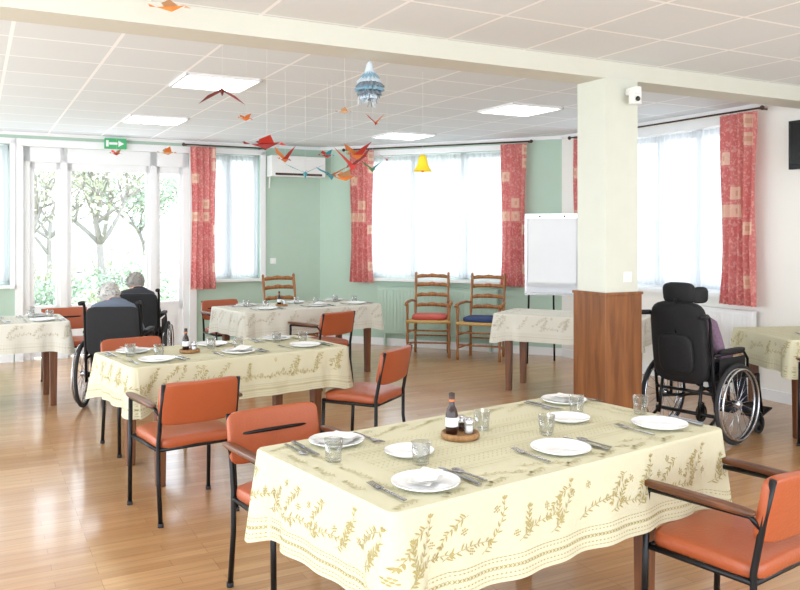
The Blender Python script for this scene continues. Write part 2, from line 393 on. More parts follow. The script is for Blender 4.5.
mb = MB(); mb.box((0, -.01, 0), (.08, .02, .08), M['plastic']); mb.box((0, -.022, 0), (.05, .006, .05), M['white']); onwall(mb, 'light_switch', W1, t1(.7), 0, 1.15, .003)

for a, b in ((1.7, 6.35), (1.7, 8.75), (4.7, 8.75), (4.7, 6.35), (-1.3, 6.35), (-1.3, 2.75), (1.7, 2.75), (4.7, 2.75), (1.7, -.3), (4.7, -.3)):  # panels outside the view are added as fill light for the near room
    mb = MB(); mb.box((0, 0, .003), (.56, .56, .012), M['panel'])
    for sx, sy in ((1, 0), (-1, 0), (0, 1), (0, -1)):
        mb.box((sx*.288, sy*.288, 0), (.02 if sx else .596, .02 if sy else .596, .02), M['white'])
    p = U*a+V*b; mb.build('ceiling_light_or_fill_panel', (p.x, p.y, H-.011), ANG)

# ------------------------------------------------------------------ tables
def perim(hx, hy, rc=.025):
    a, b = hx-rc, hy-rc
    corners = [((a, -b), -90), ((a, b), 0), ((-a, b), 90), ((-a, -b), 180)]
    pts = [(-a, -hy), (a, -hy), (hx, -b), (hx, b), (a, hy), (-a, hy), (-hx, b), (-hx, -b)]
    Ls = [2*a, rc*math.pi/2, 2*b, rc*math.pi/2, 2*a, rc*math.pi/2, 2*b, rc*math.pi/2]
    P = sum(Ls)
    def f(q):
        q %= P; i = 0
        while q > Ls[i] and i < 7: q -= Ls[i]; i += 1
        if i % 2 == 0:
            p0 = Vector(pts[i]); p1 = Vector(pts[(i+1) % 8]); d = (p1-p0).normalized()
            return p0+d*q, Vector((d.y, -d.x))
        c, a0 = corners[i//2]; an = R(a0)+q/rc; n = Vector((math.cos(an), math.sin(an)))
        return Vector(c)+n*rc, n
    cq = [Ls[0]+Ls[1]/2, sum(Ls[:3])+Ls[3]/2, sum(Ls[:5])+Ls[5]/2, sum(Ls[:7])+Ls[7]/2]
    return f, P, cq
def table(loc, rot, L, W, drop, cloth, motif, motif_top, inset=.12, h=.75, dens=1.0):
    mb = MB(); mb.box((0, 0, h-.025), (L-.03, W-.03, .04), M['tablew'])
    ix = L/2-inset; iy = W/2-.1
    mb.box((0, iy, h-.09), (2*ix, .025, .08), M['tablew']); mb.box((0, -iy, h-.09), (2*ix, .025, .08), M['tablew'])
    mb.box((ix, 0, h-.09), (.025, 2*iy, .08), M['tablew']); mb.box((-ix, 0, h-.09), (.025, 2*iy, .08), M['tablew'])
    for sx in (-1, 1):
        for sy in (-1, 1): mb.box((sx*ix, sy*iy, (h-.045)/2), (.07, .07, h-.045), M['tablew'], taper=.75)
    mb.build('dining_table', (loc[0], loc[1], 0), rot, bevel=.004)
    f, P, cq = perim(L/2, W/2); mb = MB(); zt = h+.004
    def cp(q, r, off=0):
        p, n = f(q); q0 = q % P
        d = min(min(abs(q0-c), P-abs(q0-c)) for c in cq); c = math.exp(-(d/.09)**2)
        if r < .015: a = r/.015*math.pi/2; out = .0095*math.sin(a); z = zt-.0095*(1-math.cos(a))
        else: out = .0095; z = zt-.0095-(r-.015)*(1+.12*c)
        k = max(0, r-.015)
        out += k*(.05+.03*math.sin(q0*13+loc[0]*3)+.025*math.sin(q0*29+1)+.12*c)
        out -= k*.15*math.exp(-((d-.15)/.05)**2)
        out = max(out, .004)
        return Vector((p.x+n.x*(out+off), p.y+n.y*(out+off), z+(off if r < .01 else 0)))
    nq = 260; rs = [0, .004, .008, .012, .016, .05, .09, .13, .17, .21, .25, drop] if drop > .26 else [0, .005, .01, .016, .06, .12, .18, drop]
    qs = [P*i/nq for i in range(nq)]
    for c in cq: qs += [c+(k-6)*.006 for k in range(13)]
    qs = sorted(set(round(q % P, 5) for q in qs)); nq = len(qs)
    vs = [cp(q, r) for r in rs for q in qs]
    mb.add(vs, [(k*nq+i, (k+1)*nq+i, (k+1)*nq+(i+1) % nq, k*nq+(i+1) % nq) for k in range(len(rs)-1) for i in range(nq)], cloth, True)
    mb.add(vs[:nq], [list(range(nq))], cloth, False)
    rnd = random.Random(int(loc[0]*100)+5)
    def leaf(F, x, y, a, l, w, mt):
        pts = [(0, 0), (.3, .5), (.65, .42), (1, 0), (.65, -.42), (.3, -.5)]
        ca_, sa = math.cos(a), math.sin(a)
        mb.add([F(x+ca_*px*l-sa*py*w, y+sa*px*l+ca_*py*w) for px, py in pts], [(0, 1, 2, 3, 4, 5)], mt)
    def sprig(F, x, y, a, l, mt, sgn=1):
        n = 11; px, py = x, y; an = a
        for i in range(n):
            nx_, ny_ = px+math.cos(an)*l/n, py+math.sin(an)*l/n
            leaf(F, px, py, an, l/n*1.1, .0022, mt)
            s_ = 1 if i % 2 else -1
            ll = .028*(1-.4*i/n)
            leaf(F, nx_, ny_, an+s_*.8, ll, .0052, mt)
            if i % 3 == 1: leaf(F, nx_, ny_, an-s_*1.0, ll*.75, .0045, mt)
            px, py = nx_, ny_; an += sgn*.1
        for k in (1, 2, 3): leaf(F, px, py, an+(k-2)*.6, .016, .0045, mt)
    def pine(F, x, y, a, mt):
        for i in range(4):
            for j in (-1, 0, 1):
                if i in (0, 3) and j: continue
                leaf(F, x+math.cos(a)*i*.008-math.sin(a)*j*.0075, y+math.sin(a)*i*.008+math.cos(a)*j*.0075, a, .0085, .0052, mt)
    Fd = lambda q, r: cp(q, max(.018, min(drop-.003, drop-r)), .0018)
    q = 0; step = .15/dens
    while q < P:
        sprig(Fd, q, .10+.02*rnd.random(), .3+.3*rnd.random(), .19, motif, 1 if rnd.random() > .5 else -.6)
        if rnd.random() > .25: sprig(Fd, q+.1, .235, 3.3+.3*rnd.random(), .13, motif, .7)
        if rnd.random() > .5: sprig(Fd, q+.05, .12, 1.0+rnd.random(), .09, motif, -.5)
        for k in range(2): pine(Fd, q+.04+.08*k+.03*rnd.random(), .11+.12*rnd.random(), rnd.random()*3, motif)
        q += step
    q = 0
    while q < P:
        for r in (.014, .078): leaf(Fd, q, r, 0, .0165, .0026, motif)
        leaf(Fd, q, .040, .75, .020, .0036, motif); leaf(Fd, q, .054, -.75, .020, .0036, motif)
        leaf(Fd, q+.004, .027, 0, .009, .0045, motif); leaf(Fd, q+.004, .067, 0, .009, .004, motif)
        q += .0155/dens
    Ft = lambda x, y: Vector((x, y, zt+.0012))
    hx, hy = L/2, W/2
    for side in (-1, 1):
        x = -hx+.06
        while x < hx-.22:
            sprig(Ft, x, side*(hy-.12), .2*side, .19, motif_top, .4*side); pine(Ft, x+.15, side*(hy-.06), 1, motif_top); sprig(Ft, x+.08, side*(hy-.045), 3.2, .11, motif_top, .3); x += .18/dens
        y = -hy+.1
        while y < hy-.25:
            sprig(Ft, side*(hx-.12), y, 1.4, .17, motif_top, .4); sprig(Ft, side*(hx-.05), y+.1, 1.8, .12, motif_top, -.4); y += .18
    y = -hy+.2
    while y < hy-.2:
        x = -hx+.22
        while x < hx-.22:
            leaf(Ft, x, y, .75 if int((y+9)/.06) % 2 else -.75, .021, .0048, motif_top); x += .022/dens
        y += .024
    mb.build('tablecloth', (loc[0], loc[1], 0), rot)

T1 = ((.39, 3.10), 36.5, 1.65, .85); T2 = ((-1.19, 5.44), 37, 1.5, .75); T3 = ((-1.11, 8.72), 36, 1.65, .8)
T4 = ((1.68, 7.78), -28, 1.4, .62); T5 = ((3.22, 6.35), 7, .78, .8); T6 = ((-3.83, 7.07), 30, 1.6, .75)
table(*T1, .3, M['cloth1'], M['motif1'], M['motif2'], inset=.37)
table(*T2, .27, M['cloth1'], M['motif1'], M['motif2'], inset=.2, dens=.9)
table(*T3, .26, M['cloth2'], M['motif3'], M['motif3'], dens=.7)
table(*T4, .26, M['cloth2'], M['motif3'], M['motif3'], dens=.7)
table(*T5, .26, M['cloth1'], M['motif1'], M['motif2'], dens=.7)
table(*T6, .26, M['cloth2'], M['motif3'], M['motif3'], dens=.7)

# ------------------------------------------------------------------ tableware
ZT = .7565
def tl(T, x, y):
    a = R(T[1]); return (T[0][0]+x*math.cos(a)-y*math.sin(a), T[0][1]+x*math.sin(a)+y*math.cos(a))
def plate(p, d=.22, z=ZT):
    r = d/2; mb = MB()
    mb.lathe([(.001, .004), (r*.6, .004), (r*.68, .007), (r*.98, .017), (r, .019), (r*.99, .015), (r*.7, .002), (r*.55, 0), (.001, 0)], (0, 0, 0), M['china'], 40)
    mb.build('dinner_plate', (p[0], p[1], z))
def napkin(p, rot, z=ZT+.012, s=.15):
    mb = MB(); n = 10
    for lay in range(3):
        vs = []
        for i in range(n+1):
            for j in range(n+1):
                x = (i/n-.5)*s*(1-.05*lay); y = (j/n-.5)*s*.8*(1-.05*lay)
                vs.append((x+.004*lay, y, .005+.004*lay+.004*math.sin(i*.7+lay)*math.cos(j*.6)+.014*(i/n)**2*(lay == 2)))
        mb.add(vs, [(i*(n+1)+j, (i+1)*(n+1)+j, (i+1)*(n+1)+j+1, i*(n+1)+j+1) for i in range(n) for j in range(n)], M['napkin'], True)
    mb.build('napkin', (p[0], p[1], z), rot)
def glass(p, z=ZT):
    mb = MB(); mb.lathe([(.001, .001), (.025, .001), (.028, .004), (.033, .078), (.0315, .078), (.0265, .01), (.001, .009)], (0, 0, 0), M['glass'], 24)
    mb.build('drinking_glass', (p[0], p[1], z))
def fork(p, rot, z=ZT+.001):
    mb = MB(); mb.box((0, -.03, .004), (.011, .11, .003), M['steel']); mb.box((0, .035, .004), (.007, .03, .003), M['steel'])
    mb.box((0, .06, .004), (.024, .025, .003), M['steel'])
    for k in range(4): mb.box((-.0105+.007*k, .09, .006), (.003, .045, .002), M['steel'], rot=(5, 0, 0))
    mb.build('fork', (p[0], p[1], z), rot)
def knife(p, rot, z=ZT+.001):
    mb = MB(); mb.box((0, -.06, .004), (.014, .09, .006), M['steel'])
    mb.add([(-.007, -.015, .003), (.007, -.015, .003), (.01, .05, .003), (.007, .1, .003), (-.002, .115, .003), (-.006, .1, .003)]+[(-.007, -.015, .005), (.007, -.015, .005), (.01, .05, .005), (.007, .1, .005), (-.002, .115, .005), (-.006, .1, .005)],
           [(5, 4, 3, 2, 1, 0), (6, 7, 8, 9, 10, 11)]+[(i, (i+1) % 6, (i+1) % 6+6, i+6) for i in range(6)], M['steel'])
    mb.build('table_knife', (p[0], p[1], z), rot)
def spoon(p, rot, z=ZT+.001):
    mb = MB(); mb.box((0, -.03, .004), (.009, .12, .003), M['steel']); mb.pad((0, .05, .005), (.034, .052, .008), M['steel'], 1, nu=14, nv=8)
    mb.build('spoon', (p[0], p[1], z), rot)
def caddy(p, rot, s=1):
    mb = MB(); mb.lathe([(.001, 0), (.07, 0), (.075, .008), (.073, .022), (.066, .024), (.064, .014), (.001, .014)], (0, 0, 0), M['caddy'], 32)
    mb.lathe([(.001, .015), (.022, .015), (.024, .03), (.024, .09), (.019, .11), (.011, .125), (.011, .145)], (-.025, .02, 0), M['sauce'], 20)
    mb.lathe([(.012, .143), (.012, .172), (.001, .175)], (-.025, .02, 0), M['cap'], 16)
    mb.lathe([(.0122, .14), (.0124, .149)], (-.025, .02, 0), M['label'], 16)
    mb.lathe([(.0246, .045), (.0248, .08)], (-.025, .02, 0), M['china'], 20)
    for x, y, c in ((.03, -.02, 'china'), (.035, .025, 'sauce')):
        mb.lathe([(.001, .015), (.018, .015), (.02, .03), (.019, .055)], (x, y, 0), M['glass'], 16)
        mb.lathe([(.001, .016), (.015, .016), (.015, .045), (.001, .046)], (x, y, 0), M[c], 12)
        mb.lathe([(.019, .055), (.019, .068), (.01, .076), (.001, .077)], (x, y, 0), M['chrome'], 16)
    mb.build('condiment_caddy', (p[0], p[1], ZT), rot, scale=s)
def setting(T, x, y, side, d=.22, nap=False, gl=True, gd=(.13, .19)):
    r = T[1]+(0 if side < 0 else 180); s = 1 if side < 0 else -1
    plate(tl(T, x, y), d); off = d/2+.03
    fork(tl(T, x-s*off, y), r+random.uniform(-6, 6)); knife(tl(T, x+s*off, y), r+random.uniform(-4, 2)); spoon(tl(T, x+s*(off+.035), y), r+random.uniform(-2, 2))
    if nap: napkin(tl(T, x+.005, y), r+20)
    if gl: glass(tl(T, x+s*gd[0], y+s*gd[1]))
setting(T1, -.6, -.29, -1); setting(T1, .04, -.27, -1, .22); setting(T1, .64, -.26, -1, .225)
setting(T1, -.56, .3, 1, .21, True); setting(T1, .68, .29, 1, .21, True)
plate(tl(T1, -.43, .02), .18); plate(tl(T1, .42, .03), .18)
caddy(tl(T1, -.13, .09), 40)
glass(tl(T1, .02, .13)); napkin(tl(T1, -.6, -.29), 60, s=.1)
for T, xs, cxx in ((T2, (-.55, 0, .5), -.25), (T3, (-.5, .1, .6), -.2), (T6, (-.4, .15, .6), -.12)):
    for i, x in enumerate(xs):
        setting(T, x, -T[3]/2+.16, -1, .22, i == 1, gd=(.07, .15)); setting(T, x, T[3]/2-.16, 1, .22, i != 1, gd=(.07, .15))
    caddy(tl(T, cxx, .0), 20, .9)
setting(T5, 0, -.2, -1)

# ------------------------------------------------------------------ chairs
def chair(p, face, arms=True, name='dining_chair'):
    mb = MB(); k = M['black']; r = .0125
    for s in (-1, 1):
        mb.tube([(s*.215, -.235, .0), (s*.215, -.2, .25), (s*.215, -.2, .43), (s*.212, -.235, .62), (s*.21, -.265, .75)], r, k)
        top = .61 if arms else .41
        mb.tube([(s*.235 if arms else s*.215, .215, 0), (s*.235 if arms else s*.215, .2, top)], r, k)
        mb.tube([(s*.215, -.2, .395), (s*.225, .2, .395)], r*.9, k)
        for y in (-.235, .215): mb.tube([(s*(.235 if y > 0 and arms else .215), y, 0), (s*(.235 if y > 0 and arms else .215), y, .02)], .016, M['rubber'])
        if arms:
            mb.tube([(s*.213, -.225, .58), (s*.235, -.2, .62), (s*.235, .2, .61)], r*.8, k)
            mb.pad((s*.245, .0, .635), (.045, .45, .026), M['armw'], .5)
    for y in (-.2, .2): mb.tube([(-.22, y, .395), (.22, y, .395)], r*.9, k)
    mb.tube([(-.212, -.235, .66), (.212, -.235, .66)], r*.7, k)
    def curve(v): v.z += .012*(1-(v.x/.22)**2)-.014*(v.y/.22)**2; return v
    mb.pad((0, 0, .43), (.44, .43, .065), M['orange'], .28, fn=curve, nu=36)
    def curve2(v): v.y += -.025*(1-(v.x/.22)**2); return v
    mb.pad((0, -.232, .645), (.45, .04, .23), M['orange'], .25, rot=(11, 0, 0), fn=curve2, nu=36)
    mb.build(name, (p[0], p[1], 0), face-90)
v1 = 126.5
chair((-.43, 3.44), v1+180); chair((1.215, 2.92), v1)
chair((-1.22, 4.52), 126); chair((-.25, 5.6), 155, False)
chair((-1.87, 5.82), 127+180); chair((-.8, 8.14), 138)
chair((-1.97, 9.2), 126+180); chair((-3.4, 8.2), 300); chair((3.15, 5.62), 97)

def ladder_chair(p, face, cushion, name='ladder_back_armchair'):
    mb = MB(); w = M['chairw']
    def bulb(x, y, z0, z1, tilt=0):
        n = 14; path = []; rr = []
        for i in range(n+1):
            z = z0+(z1-z0)*i/n; path.append((x, y-max(0, z-.45)*tilt, z)); rr.append(.016+.003*math.sin(i*1.6))
        mb.tube(path, rr, w, 10)
    for s in (-1, 1):
        bulb(s*.21, -.2, 0, 1.0, .16); mb.pad((s*.21, -.29, 1.01), (.035, .035, .05), w, 1, nu=10, nv=8)
        bulb(s*.26, .22, 0, .66)
        mb.tube([(s*.21, -.23, .66), (s*.25, -.1, .68), (s*.28, .1, .67), (s*.27, .26, .655)], [.013, .016, .02, .022], w, 10)
        for z in (.14, .3): mb.tube([(s*.21, -.2, z), (s*.26, .22, z)], .010, w)
    for z in (.18, .33): mb.tube([(-.26, .22, z), (.26, .22, z)], .011, w)
    mb.tube([(-.21, -.2, .22), (.21, -.2, .22)], .010, w)
    for k, z in enumerate((.6, .73, .86, .97)):
        vs = []; n = 12; h = .04
        for i in range(n+1):
            s = i/n*2-1; y = -.2-(z-.45)*.16-.03*(1-s*s); top = h/2+.018*(1-s*s)+.006*math.cos(s*9)
            vs += [(s*.205, y, z-h/2+.01*(1-s*s)), (s*.205, y, z+top), (s*.205, y-.012, z-h/2+.01*(1-s*s)), (s*.205, y-.012, z+top)]
        fs = []
        for i in range(n):
            a = i*4; b = a+4; fs += [(a, b, b+1, a+1), (a+2, a+3, b+3, b+2), (a+1, b+1, b+3, a+3), (a, a+2, b+2, b)]
        mb.add(vs, fs, w, True)
    vs = [(-.21, -.21, .44), (.21, -.21, .44), (.265, .24, .44), (-.265, .24, .44)]
    mb.add(vs+[(x, y, .46) for x, y, z in vs]+[(0, 0, .455)], [(3, 2, 1, 0), (0, 1, 5, 4), (1, 2, 6, 5), (2, 3, 7, 6), (3, 0, 4, 7), (4, 5, 8), (5, 6, 8), (6, 7, 8), (7, 4, 8)], M['rush'])
    for a, b in ((0, 1), (1, 2), (2, 3), (3, 0)): mb.tube([vs[a], vs[b]], .018, M['rush'])
    if cushion: mb.pad((0, .01, .485), (.44, .42, .06), cushion, .4)
    mb.build(name, (p[0], p[1], 0), face-90)
ladder_chair((.38, 10.12), 262, M['red']); ladder_chair((1.02, 9.85), 250, M['blue'])
ladder_chair((-1.33, 9.65), 306, None)

# ------------------------------------------------------------------ wheelchair + people
def wheelchair(p, face, head=False):
    mb = MB(); fr = M['black']; wr = .285
    for s in (-1, 1):
        x = s*.3; cz = wr+.012; cy = -.02
        ring = lambda r, xo=0, n=40: [(x+s*xo, cy+r*math.cos(2*math.pi*i/n), cz+r*math.sin(2*math.pi*i/n)) for i in range(n)]
        mb.tube(ring(wr-.005), .016, M['rubber'], 8, closed=True); mb.tube(ring(wr-.03), .01, M['chrome'], 6, closed=True)
        mb.tube(ring(wr-.03, .035), .008, M['chrome'], 6, closed=True)
        mb.tube([(x-.03*s, cy, cz), (x+.03*s, cy, cz)], .025, M['chrome'], 12)
        for i in range(20):
            a = 2*math.pi*i/20; b = a+(.5 if i % 2 else -.5)
            mb.tube([(x+s*.015*(1 if i % 2 else -1), cy+.02*math.cos(b), cz+.02*math.sin(b)), (x, cy+(wr-.03)*math.cos(a), cz+(wr-.03)*math.sin(a))], .0022, M['chrome'], 4)
        c0 = (s*.24, .42, .075); n = 20
        mb.tube([(c0[0], c0[1]+.06*math.cos(2*math.pi*i/n), c0[2]+.06*math.sin(2*math.pi*i/n)) for i in range(n)], .015, M['rubber'], 8, closed=True)
        mb.tube([(c0[0]-.015, c0[1], c0[2]), (c0[0]+.015, c0[1], c0[2])], .045, fr, 14)
        mb.tube([(c0[0]+.02, .42, .075), (c0[0]+.02, .42, .16), (c0[0]-.0, .4, .17), (c0[0], .4, .26)], .009, fr)
        mb.tube([(c0[0]-.02, .42, .075), (c0[0]-.02, .42, .16)], .009, fr)
        xf = s*.235
        mb.tube([(xf, -.2, .3), (xf, .36, .24), (xf, .42, .3), (xf, .42, .46)], .012, fr); mb.tube([(xf, -.22, .46), (xf, .42, .46)], .012, fr)
        mb.tube([(xf, -.2, .25), (xf, -.23, .5), (xf, -.27, .9), (xf, -.29, .94), (xf, -.38, .95)], .012, fr)
        mb.tube([(xf, -.31, .945), (xf, -.41, .95)], .019, M['dark'], 10)
        mb.tube([(xf+s*.01, -.23, .66), (xf+s*.02, .16, .66), (xf+s*.02, .22, .6), (xf+s*.02, .22, .46)], .011, fr)
        mb.pad((xf+s*.02, -.01, .68), (.055, .34, .035), M['dark'], .5)
        mb.box((xf+s*.02, 0, .55), (.006, .36, .16), M['dark'])
        mb.tube([(xf, .42, .44), (xf*.85, .5, .36), (xf*.8, .58, .13)], .01, fr); mb.box((s*.11, .64, .12), (.16, .2, .012), M['dark'], rot=(14, 0, 0))
        mb.tube([(xf, .1, .25), (-xf, .05, .45)], .01, fr)
        mb.tube([(xf, cy, cz), (xf+s*.06, cy, cz)], .012, fr)
        mb.tube([(xf, cy, cz), (xf, cy, .46)], .012, fr)
    mb.pad((0, .08, .475), (.44, .5, .06), M['dark'], .3)
    if head:
        mb.pad((0, -.28, .74), (.44, .1, .6), M['dark'], .4, rot=(7, 0, 0)); mb.pad((0, -.33, .66), (.28, .06, .3), M['dark'], .5, rot=(7, 0, 0))
        mb.tube([(-.235, -.22, .22), (.235, -.22, .22)], .014, fr); mb.tube([(-.235, -.225, .38), (.235, -.225, .38)], .012, fr)
        for s in (-1, 1): mb.tube([(s*.16, -.25, .48), (s*.16, -.3, .2)], .012, fr); mb.tube([(s*.235, -.2, .2), (s*.235, -.33, .13)], .012, fr)
        mb.tube([(0, -.33, .8), (0, -.34, 1.06)], .012, fr); mb.pad((0, -.29, 1.1), (.25, .08, .16), M['dark'], .5, rot=(8, 0, 0))
        for s in (-1, 1): mb.pad((s*.13, -.23, 1.09), (.04, .14, .12), M['dark'], .6, rot=(0, 0, -s*20))
    else:
        mb.pad((0, -.255, .7), (.45, .035, .42), M['dark'], .25, rot=(6, 0, 0))
    mb.build('wheelchair', (p[0], p[1], 0), face-90)

def skin_mesh(vs, es, rr):
    me = bpy.data.meshes.new('tmp'); me.from_pydata(vs, es, []); ob = bpy.data.objects.new('tmp', me); scene.collection.objects.link(ob)
    md = ob.modifiers.new('s', 'SKIN'); md.use_smooth_shade = True
    for i, r in enumerate(rr): me.skin_vertices[0].data[i].radius = r if isinstance(r, tuple) else (r, r)
    me.skin_vertices[0].data[0].use_root = True
    ss = ob.modifiers.new('u', 'SUBSURF'); ss.levels = 2; ss.render_levels = 2
    bpy.context.view_layer.update(); dg = bpy.context.evaluated_depsgraph_get(); m2 = bpy.data.meshes.new_from_object(ob.evaluated_get(dg))
    V_ = [v.co.copy() for v in m2.vertices]; F_ = [list(q.vertices) for q in m2.polygons]
    bpy.data.objects.remove(ob); return V_, F_
def segd(p, a, b):
    a = Vector(a); b = Vector(b); ab = b-a; t = max(0, min(1, (p-a).dot(ab)/max(1e-9, ab.length_squared))); return (p-(a+ab*t)).length
def person(p, face, top, trousers, hair, lean=0, headoff=(0, .0, 0), scale=.97, headyaw=0, hairlen=.5):
    mb = MB(); l = lean
    vs = [(0, -.08, .56), (0, -.11, .68), (l*.3, -.11, .8), (l*.7, -.08, .9), (l, -.04, .965), (l+headoff[0]*.5, -.01+headoff[1]*.5, 1.01+headoff[2]*.5)]
    rr = [(.15, .12), (.14, .115), (.155, .115), (.12, .09), (.055, .055), (.05, .05)]
    es = [(0, 1), (1, 2), (2, 3), (3, 4), (4, 5)]; kinds = ['t', 't', 't', 't', 's']
    hands = []
    for s in (-1, 1):
        b = len(vs)
        vs += [(s*.155+l*.7, -.07, .9), (s*.225+l*.3, -.08, .68), (s*.17, .14, .665), (s*.16, .18, .665)]
        rr += [.066, .05, .034, .026]; es += [(3, b), (b, b+1), (b+1, b+2), (b+2, b+3)]; kinds += ['t', 't', 't', 's']
        hands.append((s, Vector(vs[b+3])))
        b = len(vs)
        vs += [(s*.09, -.03, .545), (s*.12, .36, .56), (s*.115, .47, .18), (s*.115, .5, .165), (s*.12, .63, .165)]
        rr += [.095, .066, .042, .045, .034]; es += [(0, b), (b, b+1), (b+1, b+2), (b+2, b+3), (b+3, b+4)]; kinds += ['l', 'l', 'l', 'f', 'f']
    Vv, Ff = skin_mesh(vs, es, rr)
    mats = {'t': top, 's': M['skin'], 'l': trousers, 'f': M['shoe']}
    groups = {k: [] for k in mats}
    for f in Ff:
        c = sum((Vv[i] for i in f), Vector())/len(f)
        k = min(range(len(es)), key=lambda i: segd(c, vs[es[i][0]], vs[es[i][1]])/(.6+2*(rr[es[i][1]] if not isinstance(rr[es[i][1]], tuple) else rr[es[i][1]][0])))
        groups[kinds[k]].append(f)
    o = len(mb.v); mb.v += [tuple(v) for v in Vv]
    for k, fs in groups.items():
        mi = mb.m(mats[k])
        for f in fs: mb.f.append([i+o for i in f]); mb.mi.append(mi); mb.sm.append(True)
    for s, w in hands:
        mb.pad(w+Vector((0, .045, .0)), (.075, .085, .03), M['skin'], .7, nu=14, nv=8)
        for i, (dx, ln) in enumerate(((-.027, .06), (-.009, .07), (.009, .066), (.026, .05))):
            q = w+Vector((dx, .08, .003)); mb.tube([q, q+Vector((dx*.1, ln*.45, .004)), q+Vector((dx*.12, ln*.8, -.008)), q+Vector((dx*.12, ln, -.022))], [.009, .0085, .0075, .005], M['skin'], 8)
        q = w+Vector((-s*.034, .03, 0)); mb.tube([q, q+Vector((-s*.02, .025, -.002)), q+Vector((-s*.024, .05, -.008))], [.011, .009, .006], M['skin'], 8)
    hb = Vector((l+headoff[0], .02+headoff[1], 1.075+headoff[2])); Q = Euler((R(-12), 0, R(headyaw))).to_matrix()
    def hv(v):
        if v.z < 0: v.x *= 1+.25*v.z/.11; v.y *= 1+.1*v.z/.11
        if v.y > .05 and abs(v.x) < .02: v.y += .012*math.exp(-((v.z+.01)/.02)**2)
        return v
    tmp = MB(); tmp.pad((0, 0, 0), (.148, .185, .22), M['skin'], .9, fn=hv, nu=32, nv=24)
    tmp.pad((0, .1, -.015), (.028, .035, .045), M['skin'], 1, nu=10, nv=8)
    for s in (-1, 1):
        tmp.pad((s*.03, .083, .012), (.024, .014, .014), M['china'], 1, nu=10, nv=8); tmp.pad((s*.03, .09, .012), (.01, .006, .01), M['eye'], 1, nu=8, nv=6)
        tmp.pad((s*.075, -.005, -.005), (.018, .035, .055), M['skin'], 1, nu=10, nv=8); tmp.tube([(s*.045, .085, .032), (s*.03, .092, .035), (s*.015, .09, .032)], .004, hair, 6)
    tmp.tube([(-.024, .082, -.052), (0, .09, -.05), (.024, .082, -.052)], .005, M['lip'], 6)
    def hairf(v):
        n = noise.noise(Vector(v)*28); v = v*(1+.07*n)
        if v.y > .045: v.y = .045+(v.y-.045)*.25 if v.z < .055 else v.y
        if v.z < -.03: v.z = -.03+(v.z+.03)*hairlen
        return v
    tmp.pad((0, -.02, .018), (.182, .2, .225), hair, .95, fn=hairf, nu=40, nv=28)
    rng = random.Random(3)
    for i in range(220):
        a = rng.uniform(0, 2*math.pi); e = rng.uniform(-.2, 1.4)
        d = Vector((math.cos(a)*math.cos(e)*.09, math.sin(a)*math.cos(e)*.098-.02, math.sin(e)*.112+.018))
        if d.y > .05 and d.z < .07: continue
        t = Vector((rng.uniform(-1, 1), rng.uniform(-1, .3), rng.uniform(-1, .6)))*.018
        tmp.tube([d*.97, d*1.05+t*.6, d*1.02+t*1.3], [.008, .006, .002], hair, 5)
    vv = [Q@Vector(v)+hb for v in tmp.v]; o = len(mb.v); mb.v += [tuple(v) for v in vv]
    for f, mi, sm in zip(tmp.f, tmp.mi, tmp.sm): mb.f.append([i+o for i in f]); mb.mi.append(mb.m(tmp.mats[mi])); mb.sm.append(sm)
    mb.build('seated_person', (p[0], p[1], 0), face-90, scale=scale)
wheelchair((-2.5, 7.15), 97); person((-2.5, 7.15), 97, M['jumper'], M['trous'], M['hairw'], lean=-.06, headoff=(-.05, .06, -.07), scale=.96)
wheelchair((-2.8, 8.6), 100); person((-2.8, 8.6), 100, M['darkc'], M['trous'], M['hairg'], lean=-.03, headoff=(-.02, .05, -.05), scale=.96)
wheelchair((2.28, 6.08), 39, True); person((2.28, 6.08), 39, M['brick'], M['trous'], M['hairg'], lean=-.03, headoff=(-.1, .0, -.15), scale=.94)

# ------------------------------------------------------------------ flip chart, tv
mb = MB(); mb.box((0, 0, 1.29), (.6, .025, .9), M['boardw'])
for sx in (-1, 1): mb.box((sx*.305, 0, 1.29), (.02, .035, .93), M['chrome']); mb.tube([(sx*.25, .02, 1.7), (sx*.3, .12, 0)], .012, M['black'])
for z in (.83, 1.75): mb.box((0, 0, z), (.63, .035, .02), M['chrome'])
mb.tube([(0, .03, 1.6), (0, .42, 0)], .012, M['black']); mb.box((0, -.04, .845), (.5, .07, .015), M['chrome']); mb.box((0, -.025, 1.725), (.56, .03, .035), M['chrome'])
for lay in range(4):
    vs = []; n = 12
    for i in range(n+1):
        z = 1.71-(.74+.015*lay)*i/n; yy = -.02-.003*(4-lay)-(.03+.012*(3-lay))*(i/n)**4
        vs += [(-.27+.004*lay, yy, z), (.27-.006*lay, yy-.01*(i/n)**3, z)]
    mb.add(vs, [(2*i, 2*i+1, 2*i+3, 2*i+2) for i in range(n)], M['paper'], True)
for sx in (-1, 1): mb.tube([(sx*.14, -.035, 1.73), (sx*.14, -.05, 1.73)], .012, M['black'])
mb.build('flip_chart', (1.76, 9.25, 0), -14)
mb = MB(); mb.box((0, -.2, 0), (.62, .05, .42), M['black']); mb.box((0, -.227, .01), (.58, .006, .36), M['screen']); mb.box((0, -.08, 0), (.06, .2, .06), M['black']); mb.box((0, .0, 0), (.2, .03, .2), M['black'])
onwall(mb, 'wall_television', W3, 3.64, -.02, 2.3, .006)

